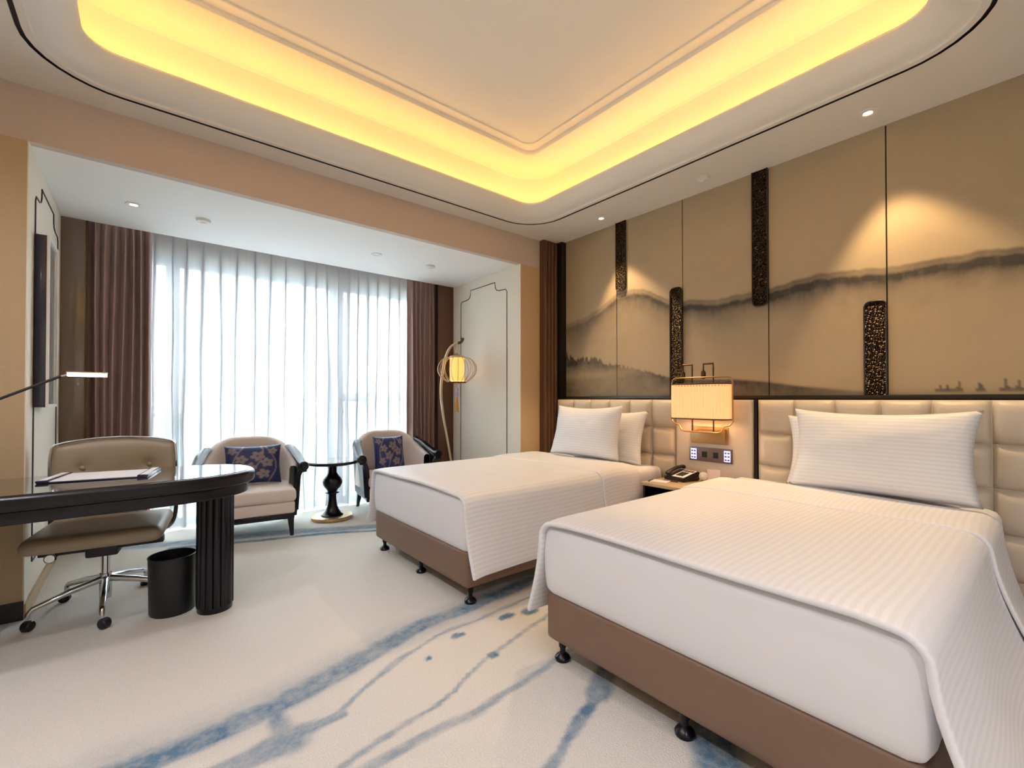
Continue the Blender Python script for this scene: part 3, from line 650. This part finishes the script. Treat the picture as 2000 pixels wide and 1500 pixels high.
for f in ((0, 3, 2, 1), (4, 5, 6, 7), (0, 1, 5, 4), (1, 2, 6, 5), (2, 3, 7, 6), (3, 0, 4, 7)): bm.faces.new([vs[i] for i in f])
bmesh.ops.bevel(bm, geom=list(bm.edges), offset=.008, segments=2, affect='EDGES'); autosmooth(bmobj('phone_body', bm, 'blackmat', ph))
sl = math.atan2(.048, .19)
hs = thing('x', '', ''); bpy.data.objects.remove(hs)
tube('handset', spline([(-.082, .062, .045), (-.05, .062, .066), (.02, .062, .086), (.07, .062, .092), (.098, .062, .088)], 4), [.020] * 3 + [.016] * 11 + [.020] * 3, 'blackmat', ph, n=10, sec=(.8, 1.25))
cardp = box('number_card', -.07, .085, -.085, .03, 0, .002, 'paper', ph, loc=(.0, 0, .0475), rot=(0, -sl, 0))
box('display', .045, .075, -.075, .02, .002, .004, 'plate', cardp)
for r_ in range(4):
    for c_ in range(3): box('key', -.045 + r_ * .02, -.032 + r_ * .02, -.055 + c_ * .024, -.037 + c_ * .024, .002, .006, 'blackmat', cardp)
gb = thing('globe_ornament', 'small cream globe on a dark foot beside the telephone', 'ornament', (3.33, 1.745, .56))
lathe('globe', [(0, .015)] + [(.034 * math.sin(R(a)), .047 - .034 * math.cos(R(a))) for a in range(20, 181, 16)], 'ball', gb, n=24)
lathe('foot', [(0, 0), (.024, 0), (.024, .008), (.014, .016), (.010, .020), (0, .02)], 'bronze', gb, n=20)
tcd = thing('tent_card', 'folded white and pink card standing on the nightstand beside the globe', 'card', (3.35, 1.675, .56), R(25))
box('card_face', -.001, .001, -.045, .045, 0, .105, 'pink', tcd, rot=(0, R(7), 0), loc=(-.014, 0, 0)); box('card_face', -.001, .001, -.045, .045, 0, .105, 'paper', tcd, rot=(0, R(-7), 0), loc=(.014, 0, 0)); box('card_side', -.012, .012, .043, .045, 0, .09, 'paper', tcd)
tb = thing('tissue_packet', 'small pink patterned packet lying on the nightstand next to the card', 'packet', (3.405, 1.60, .56), R(-8))
rbox('packet', -.04, .04, -.04, .04, 0, .045, .008, 'pink', tb, sub=4); box('seal_strip', -.041, .041, -.004, .004, .044, .0465, 'paper', tb)
npd = thing('notepad', 'small white notepad lying at the front of the nightstand', 'notepad', (3.10, 1.98, .56), R(14))
box('pad', -.05, .05, -.07, .07, 0, .006, 'paper', npd, bev=.001); box('cover_edge', -.05, .05, .058, .072, 0, .008, 'blackmat', npd, bev=.001)
pn = thing('pen', 'dark pen lying beside the notepad on the nightstand', 'pen', (3.17, 1.93, .5645), R(100))
tube('barrel', [(-.06, 0, 0), (.045, 0, 0), (.06, 0, 0)], [.0042, .0042, .0015], 'blackmat', pn, n=8); box('clip', -.058, -.02, -.001, .001, .003, .006, 'chrome', pn)

# bedside wall lamp
wl = thing('wall_lamp', 'brass wall lamp with pleated lit shade between the beds', 'lamp', (3.464, 1.765, 0))
box('back_plate', -.035, .0, -.135, .135, .86, .968, 'brass', wl, bev=.004); box('plate_rim', -.004, .002, -.15, .15, .845, .983, 'brass', wl, bev=.002)
def rrect(hx, hy, r, n=6):
    o_ = []
    for cx, cy, a0 in ((hx - r, hy - r, 0), (-hx + r, hy - r, 90), (-hx + r, -hy + r, 180), (hx - r, -hy + r, 270)):
        for k in range(n + 1):
            a = R(a0 + 90 * k / n); o_.append((cx + r * math.cos(a), cy + r * math.sin(a)))
    return o_
SXc, hx_, hy_ = -.135, .10, .225
path = rrect(hx_, hy_, .095, 8); per = []
for i in range(len(path)):
    a, b = path[i], path[(i + 1) % len(path)]; L_ = math.hypot(b[0] - a[0], b[1] - a[1]); m_ = max(1, round(L_ / .004))
    for k in range(m_): per.append((a[0] + (b[0] - a[0]) * k / m_, a[1] + (b[1] - a[1]) * k / m_))
n_ = len(per); V = []; F = []
for z in (1.05, 1.31):
    for i, (x, y) in enumerate(per):
        l = math.hypot(x, y * .4) + 1e-6; q = .004 * (1 if (i // 3) % 2 else -1) / l; V.append((SXc + x * (1 + q), y * (1 + q * .4), z))
F = [(i, (i + 1) % n_, n_ + (i + 1) % n_, n_ + i) for i in range(n_)]
raw('lamp_shade', V, F, 'shade', wl)
for z in (1.048, 1.312): tube('shade_ring', [(SXc + x * 1.03, y * 1.01, z) for x, y in path], .005, 'bronze', wl, n=6, closed=True)
prism('shade_top', [(SXc + x * .99, y * .99) for x, y in path], 1.296, 1.300, 'bronze', wl)
fy = hy_ + .018; fz0, fz1 = .945, 1.365
out = [(-fy, 1.33), (-fy + .01, 1.355), (-fy + .035, fz1), (fy - .035, fz1), (fy - .01, 1.355), (fy, 1.33), (fy, 1.03), (fy - .02, 1.005), (fy - .06, .995), (fy - .072, .975), (fy - .085, .952), (fy - .11, fz0), (-fy + .11, fz0), (-fy + .085, .952), (-fy + .072, .975), (-fy + .06, .995), (-fy + .02, 1.005), (-fy, 1.03)]
tube('wire_frame', [(SXc, y, z) for y, z in out], .006, 'brass', wl, n=8, closed=True)
for y in (-.085, .085):
    tube('rod', [(SXc + .03, y, .945), (SXc + .03, y, 1.43)], .006, 'bronze', wl, n=8)
    o = tube('hook', [(SXc + .03, y, 1.42), (SXc + .03, y, 1.47), (SXc + .03, y + .078, 1.47), (SXc + .03, y + .078, 1.41)], .008, 'bronze', wl, n=4)
    lathe('hook_weight', [(0, 0), (.013, .004), (.018, .02), (.018, .05), (.011, .066), (0, .068)], 'bronze', wl, n=12, loc=(SXc + .03, y + .078, 1.352))
    tube('arm', [(SXc + .03, y, .95), (-.03, y, .95)], .007, 'brass', wl, n=8)
lamp('bulb', 'POINT', (SXc, 0, 1.18), 2.2, (1, .62, .32), parent=wl, shadow_soft_size=.04)
sw = thing('switch_panel', 'bronze switch and socket panel with lit blue keypads below the wall lamp', 'switch', (3.464, 1.757, .76))
box('cover_plate', -.010, .001, -.172, .172, -.055, .055, 'plate', sw, bev=.002)
for y in (-.135, .135):
    kp = box('keypad', -.012, -.008, y - .024, y + .024, -.042, .042, 'keys', sw)
    for r_ in range(3):
        for c_ in (-1, 1): box('key', -.0135, -.0115, y + c_ * .011 - .008, y + c_ * .011 + .008, -.028 + r_ * .026 - .006, -.028 + r_ * .026 + .006, 'plate', kp)
for y in (-.045, .045): box('socket', -.0125, -.008, y - .021, y + .021, -.022, .022, 'blackmat', sw, bev=.001)

# ------------------------------------------------------------ armchairs, cushions, side table
def armchair(loc, rz, label):
    a = thing('armchair', label, 'armchair', loc, rz, 'blush armchairs with black scrolled arms')
    W = .335
    rbox('seat_base', -W, W, -.33, .30, .195, .30, .02, 'fabric', a, sub=14)
    rbox('seat_cushion', -W - .005, W + .005, -.345, .22, .298, .415, .035, 'fabric', a, bulge=.006, sub=14)
    box('seat_rail', -W + .004, W - .004, -.318, .30, .15, .196, 'black', a, bev=.004)
    for sx in (-1, 1):
        for y, dy in ((-.295, -.01), (.27, .05)):
            x = sx * (W - .035); bm = bmesh.new(); V = []
            for z, h, ox in ((.17, .026, 0), (.0, .014, .012)):
                for qx, qy in ((-1, -1), (1, -1), (1, 1), (-1, 1)): V.append(bm.verts.new((x + sx * ox + qx * h, y + (dy if z == 0 else 0) + qy * h, z)))
            for f in ((0, 1, 2, 3), (7, 6, 5, 4), (0, 4, 5, 1), (1, 5, 6, 2), (2, 6, 7, 3), (3, 7, 4, 0)): bm.faces.new([V[i] for i in f])
            bmesh.ops.recalc_face_normals(bm, faces=bm.faces); bmobj('leg', bm, 'black', a)
    def plan(s, off):      # s -1..1 round the U from left front to right front
        ang = s * R(112); rx = W + .02 + off; ry = .33 + off
        cx, cy = math.sin(ang), math.cos(ang); e = .72
        return (rx * math.copysign(abs(cx) ** e, cx), .02 + ry * math.copysign(abs(cy) ** e, cy) * (1 if cy > 0 else .75))
    def top(s): return .835 - .25 * sstep(.08, 1.0, abs(s))
    def shell(u, v):
        s = -1 + 2 * u; t = top(s); z0 = .28; th = .032
        k = v * 12
        if k <= 5: z = z0 + (t - .03 - z0) * k / 5; off = -th
        elif k >= 7: z = z0 + (t - .03 - z0) * (12 - k) / 5; off = th
        else: an = (k - 5) / 2 * PI; z = t - .03 + .03 * math.sin(an); off = -th * math.cos(an)
        lean = .09 * max(0, (z - .4)) * max(0, math.cos(s * R(112)))
        x, y = plan(s, off + .0); return (x * (1 + .10 * max(0, z - .45)), y + lean, z)
    grid('backrest', 45, 25, shell, 'fabric', a)
    for sx in (-1, 1):
        top_pts = spline([(sx * .335, .235, .735), (sx * .372, .11, .695), (sx * .39, -.03, .648), (sx * .405, -.16, .613), (sx * .41, -.25, .598)], 6)
        ar = tube('arm_rail', top_pts, [.030 + .004 * math.sin(k * .2) for k in range(len(top_pts))], 'black', a, n=12, sec=(.75, 1.35))
        sc = [(.0 + (.012 + .034 * k / 22) * math.cos(R(k * 30)), (.012 + .034 * k / 22) * math.sin(R(k * 30))) for k in range(23)]
        tube('arm_scroll', [(sx * (.412 + .0) + sx * cx_, -.268, .592 + cz_) for cx_, cz_ in sc], .0095, 'black', ar, n=8, sec=(1, 1), up=(0, 1, 0))
        lathe('scroll_core', [(0, 0), (.040, .0), (.044, .006), (.044, .05), (.036, .06), (0, .06)], 'black', ar, n=20, loc=(sx * .412, -.262, .592), rot=(R(-90), 0, 0))
        tube('arm_post', spline([(sx * .335, -.235, .16), (sx * .345, -.235, .30), (sx * .352, -.238, .42), (sx * .362, -.242, .50), (sx * .392, -.248, .565)], 5), .024, 'black', a, n=10, sec=(1, 1.2))
        def side(u, v): 
            yy = -.235 + .42 * u; zt = .60 + .10 * u ** 1.3; return (sx * (.366 + .025 * v), yy, .20 + (zt - .20) * v)
        solid(grid('side_panel', 12, 8, side, 'black', a), .012, 0)
    return a
armchair((.77, 4.665, 0), R(-8), 'blush armchair with blue cushion behind the desk, left of the round table')
armchair((2.15, 4.655, 0), R(-7), 'blush armchair with blue cushion right of the round table, partly behind the bed')
def cushion(loc, rz, tilt, w_, h_, label, seed):
    N = 56; V = []; F = []; idx = {}; mot = []
    rnd = random.Random(seed); fl = [(-.45, .25, .26), (.15, .42, .30), (.5, .05, .28), (-.15, -.2, .30), (-.6, -.5, .24), (.35, -.55, .28), (.7, .65, .2), (-.75, .7, .2)]
    def motif(u, v):
        m = 0
        for i, (a, b, r) in enumerate(fl):
            dx, dy = u - a, v - b; d = math.hypot(dx, dy); an = math.atan2(dy, dx)
            if d < r * (.55 + .4 * abs(math.cos(2.5 * an + i))): m = max(m, .95 if .18 * r < d else .3)
        for a in (-.5, .1, .6):
            if abs(u - a - .25 * math.sin(2.2 * v + a * 3)) < .035: m = max(m, .8)
        return m
    for s in (-1, 1):
        for i in range(N + 1):
            for j in range(N + 1):
                ed = i in (0, N) or j in (0, N); key = (0 if ed else s, i, j)
                if key in idx: continue
                u, v = -1 + 2 * i / N, -1 + 2 * j / N; e = max(0, 1 - u ** 4) ** .55 * max(0, 1 - v ** 4) ** .55
                idx[key] = len(V); V.append((w_ / 2 * u * (1 - .06 * (1 - v * v)), s * .065 * e, h_ / 2 + h_ / 2 * v * (1 - .07 * (1 - u * u)))); mot.append(motif(u, v) if s < 0 else 0)
        g = lambda i, j: idx[(0 if (i in (0, N) or j in (0, N)) else s, i, j)]
        for i in range(N):
            for j in range(N): F.append((g(i, j), g(i + 1, j), g(i + 1, j + 1), g(i, j + 1)))
    o = raw('throw_cushion', V, F, 'cushion', None, smooth=True); o.location = loc; o.rotation_euler = (R(tilt), 0, rz)
    set_attr(o, 'motif', mot); return tag(o, label, 'cushion', 'blue floral cushions')
cushion((.80, 4.70, .418), R(-8), -14, .46, .36, 'dark blue floral cushion on the armchair left of the round table', 1)
cushion((2.12, 4.68, .418), R(-5), -14, .34, .38, 'dark blue floral cushion on the armchair right of the round table', 2)
st = thing('side_table', 'small round black pedestal table between the armchairs', 'table', (1.495, 4.67, 0))
lathe('base', [(0, 0), (.19, 0), (.195, .006), (.195, .028), (.188, .034), (0, .034)], 'brass', st, n=40)
lathe('pedestal', [(0, .033), (.105, .034), (.105, .042), (.085, .055), (.062, .09), (.048, .13), (.040, .19), (.038, .235), (.042, .25), (.068, .256), (.070, .264), (.044, .272), (.046, .282), (.075, .31), (.092, .345), (.095, .372), (.084, .402), (.058, .432), (.042, .46), (.040, .50), (.050, .54), (.055, .547), (0, .547)], 'black', st, n=32)
lathe('top', [(0, .545), (.217, .545), (.244, .553), (.25, .562), (.25, .570), (.244, .577), (0, .577)], 'black', st, n=44)
lathe('top_inlay', [(0, .576), (.234, .576), (.234, .581), (0, .581)], 'tabletop', st, n=44)

# ------------------------------------------------------------ lantern floor lamp
fl_ = thing('floor_lamp', 'bowed brass floor lamp hanging a wire lantern with amber tassel', 'lamp', (2.72, 4.34, 0), R(-39.4))
lathe('base', [(0, 0), (.14, 0), (.145, .006), (.14, .018), (.03, .026), (0, .028)], 'gold', fl_, n=32)
pole = spline([(0, 0, .02), (-.02, 0, .40), (-.075, 0, .75), (-.125, 0, 1.05), (-.145, 0, 1.28), (-.125, 0, 1.52), (-.085, 0, 1.69), (-.04, 0, 1.78), (.01, 0, 1.82), (.05, 0, 1.828)], 6)
po = tube('pole', pole, [.0155 - .006 * abs(k / len(pole) - .55) for k in range(len(pole))], 'gold', fl_, n=12)
tube('pole_tip', spline([(.045, 0, 1.828), (.075, 0, 1.838), (.093, 0, 1.86), (.097, 0, 1.885)], 4), [.016] * 9 + [.017] * 3 + [.014], 'bronze', po, n=10)
lx = .035
tube('hook_ring', [(lx + .012 * math.cos(R(a)) * 1.2, 0, 1.785 + .045 * math.sin(R(a))) for a in range(0, 360, 20)], .005, 'gold', fl_, n=6, closed=True)
ln_ = lathe('lantern_cap', [(0, .075), (.007, .07), (.007, .045), (.02, .035), (.05, .02), (.085, .006), (.088, -.004), (.08, -.012), (0, -.012)], 'gold', fl_, n=28, loc=(lx, 0, 1.672))
sh = []
n = 72; V = []; F = []
for z in (1.40, 1.66):
    for i in range(n): r = .079 + (.0025 if i % 2 else -.0025); V.append((lx + r * math.cos(2 * PI * i / n), r * math.sin(2 * PI * i / n), z))
raw('lantern_shade', V, [(i, (i + 1) % n, n + (i + 1) % n, n + i) for i in range(n)], 'lanternshade', fl_)
rib = None
prof = spline([(.085, 0, 1.662), (.13, 0, 1.660), (.185, 0, 1.62), (.218, 0, 1.545), (.205, 0, 1.48), (.155, 0, 1.42), (.10, 0, 1.385)], 4)
for k in range(18):
    if rib is None: rib = tube('lantern_rib', prof, .0038, 'gold', fl_, n=5, loc=(lx, 0, 0))
    else: copy(rib, fl_, (lx, 0, 0), (0, 0, 2 * PI * k / 18))
lathe('lantern_tray', [(0, 1.378), (.098, 1.378), (.106, 1.384), (.104, 1.392), (.08, 1.395), (0, 1.395)], 'bronze', fl_, n=28, c=(lx, 0, 0))
tube('tassel_cord', [(lx, 0, 1.38), (lx, 0, 1.20)], .003, 'brass', fl_, n=6)
lathe('tassel_bead', [(0, 0), (.012, .006), (.016, .03), (.012, .06), (.016, .085), (.011, .1), (0, .102)], 'blue', fl_, n=14, loc=(lx, 0, 1.225))
lathe('tassel', [(0, .0), (.02, .0), (.018, .08), (.012, .14), (.009, .165), (0, .17)], 'amber', fl_, n=16, loc=(lx, 0, 1.055))
lamp('bulb', 'POINT', (lx, 0, 1.53), 3, (1, .6, .28), parent=fl_, shadow_soft_size=.03)

# ------------------------------------------------------------ desk, chair, lamp, bin
dk = thing('desk', 'dark polished desk with rounded end on a fluted column', 'desk', (-.25, 3.15, 0))
def desk_outline(i):
    cx, cy, rx, ry = .0, 3.165, .54 - i, .335 - i; pts = [(XL + .003, cy - ry)]
    for k in range(25):
        a = R(-90 + 180 * k / 24); e = .86; c_, s_ = math.cos(a), math.sin(a)
        pts.append((cx + rx * abs(c_) ** e, cy + ry * math.copysign(abs(s_) ** e, s_)))
    pts.append((XL + .003, cy + ry)); return [(x + .25, y - 3.15) for x, y in pts]
prism('desk_top', desk_outline(0),   .715, .783, 'black', dk, bev=.018, seg=4)
prism('apron', desk_outline(.035), .655, .716, 'black', dk, bev=.008)
prism('glass_sheet', desk_outline(.03), .783, .786, 'desktop', dk)
def fluted(r, depth, nf, n):
    return [((r - depth * abs(math.sin(nf * PI * k / n)) ** .6 * -1 - depth) * math.cos(2 * PI * k / n), (r - depth * abs(math.sin(nf * PI * k / n)) ** .6 * -1 - depth) * math.sin(2 * PI * k / n)) for k in range(n)]
for x in (.585, -.66):
    lg = prism('column_leg', fluted(.092, .011, 14, 168), .03, .66, 'black', dk, loc=(x, -.06, 0)); lathe('plinth', [(0, 0), (.085, 0), (.087, .004), (.087, .032), (0, .032)], 'black', lg, n=36)
pd = thing('desk_pad', 'white writing pad with navy clasp bars on the desk', 'desk pad', (-.150, 3.26, .786), R(-12))
box('pad_board', -.215, .215, -.15, .15, 0, .006, 'navy', pd, bev=.002); box('paper_sheet', -.17, .17, -.14, .14, .006, .0085, 'paper', pd)
for sx in (-1, 1):
    cb = box('clasp_bar', sx * .195 - .024, sx * .195 + .024, -.15, .15, .004, .014, 'navy', pd, bev=.003); box('clasp_inlay', sx * .195 - .015, sx * .195 + .015, -.135, .135, .013, .0155, 'paper', cb)
dl = thing('desk_lamp', 'slim black desk lamp with lit bar head reaching over the desk', 'lamp', (-.86, 3.16, .786))
lathe('base', [(0, 0), (.08, 0), (.082, .004), (.08, .014), (.01, .018), (0, .018)], 'blackmat', dl, n=28)
tube('post', [(0, 0, .015), (0, 0, .215)], .008, 'blackmat', dl, n=8); lathe('joint', [(0, -.015), (.014, -.012), (.014, .012), (0, .015)], 'blackmat', dl, n=12, loc=(0, 0, .22))
tube('arm', [(-.06, 0, .195), (0, 0, .22), (.55, .02, .528)], .0065, 'blackmat', dl, n=8)
tube('neck', [(.55, .02, .528), (.575, .02, .537)], .006, 'chrome', dl, n=8)
hd = box('lamp_head', .572, .722, .003, .037, .528, .548, 'headlit', dl, bev=.003); box('head_cover', .57, .724, .001, .039, .546, .552, 'gold', hd)
wb = thing('waste_bin', 'round black waste bin beside the desk column', 'bin', (.145, 3.215, 0))
lathe('bin_body', [(0, .0), (.102, .0), (.106, .008), (.112, .315), (.108, .315), (.100, .02), (0, .018)], 'blackmat', wb, n=40)
tube('rim', [(.111 * math.cos(2 * PI * k / 40), .111 * math.sin(2 * PI * k / 40), .315) for k in range(40)], .004, 'blackmat', wb, n=8, closed=True)

oc = thing('office_chair', 'greige leather swivel chair with buttoned back behind the desk', 'chair', (-.15, 3.50, 0), R(-8))
rbox('seat', -.285, .285, -.27, .25, .405, .495, .042, 'leather2', oc, bulge=.006, sub=14)
def backf(u, v):
    x = -.30 + .60 * u; s = 2 * u - 1; zt = .955 - .045 * abs(s) ** 2.5; zb = .535 + .03 * abs(s) ** 4; k = v * 2
    z0 = zb + (zt - zb) * (k if k <= 1 else 2 - k); zc = (z0 - zb) / (zt - zb); e = (max(0, 1 - abs(s) ** 6) ** .5) * (max(0, 1 - abs(2 * zc - 1) ** 6) ** .5)
    y = .275 + .10 * (z0 - .5) - .045 * s * s + (-1 if k <= 1 else 1) * .036 * e
    for bx in (-.16, .16):
        if k <= 1: y += .018 * math.exp(-((x - bx) ** 2 + (z0 - .78) ** 2) / .0012)
    return (x, y, z0)
bk = grid('backrest', 41, 49, backf, 'leather2', oc)
for bx in (-.16, .16): lathe('button', [(0, .006), (.010, .004), (.014, 0), (0, -.002)], 'leather2', bk, n=14, loc=(bx, .258, .78), rot=(R(90), 0, 0))
tube('back_piping', spline([(-.298, .235, .60), (-.298, .242, .87), (-.25, .262, .935), (0, .30, .96), (.25, .262, .935), (.298, .242, .87), (.298, .235, .60)], 6), .006, 'chrome', bk, n=6)
for sx in (-1, 1): tube('back_post', spline([(sx * .24, .10, .385), (sx * .285, .22, .40), (sx * .30, .275, .50), (sx * .302, .275, .68)], 5), .012, 'blackmat', oc, n=8)
box('seat_bar', -.27, .27, -.05, .0, .345, .385, 'blackmat', oc, bev=.006); box('tilt_mechanism', -.07, .07, -.10, .12, .32, .405, 'blackmat', oc, bev=.01)
for sx in (-1, 1): box('seat_bracket', sx * .235 - .02, sx * .235 + .02, -.06, .10, .355, .415, 'blackmat', oc, bev=.004)
lathe('tension_knob', [(0, 0), (.022, .0), (.026, .01), (.026, .03), (.02, .036), (0, .036)], 'chrome', oc, n=16, loc=(-.20, -.10, .355), rot=(R(90), 0, 0))
lathe('gas_lift', [(0, .06), (.028, .06), (.028, .2), (.02, .2), (.02, .33), (0, .33)], 'chrome', oc, n=20)
for k in range(5):
    a = R(206 + 72 * k); dx, dy = math.cos(a), math.sin(a)
    ba = tube('base_arm', [(.02 * dx, .02 * dy, .17), (.15 * dx, .15 * dy, .145), (.295 * dx, .295 * dy, .105), (.31 * dx, .31 * dy, .085), (.312 * dx, .312 * dy, .06)], [.02, .017, .013, .012, .010], 'chrome', oc, n=8)
    cs = lathe('caster', [(0, -.022), (.022, -.02), (.027, -.014), (.027, .014), (.022, .02), (0, .022)], 'blackmat', ba, n=16, loc=(.312 * dx - .01 * dy, .312 * dy + .01 * dx, .0275), rot=(R(90), 0, a + R(40)))

# picture box on the left bay wall
pic = thing('framed_picture', 'deep dark-sided framed picture on the left bay wall', 'picture', (BX0 + .004, 4.0, 1.15))
box('frame_box', .0, .05, -.19, .18, 0, 1.02, 'navy', pic, bev=.003); box('print', .05, .054, -.17, .16, .02, 1.0, 'art', pic); 
for a, b, z0, z1 in ((-.19, -.172, 0, 1.02), (.162, .18, 0, 1.02), (-.172, .162, 0, .018), (-.172, .162, 1.002, 1.02)): box('frame_edge', .05, .062, a, b, z0, z1, 'trimw', pic)
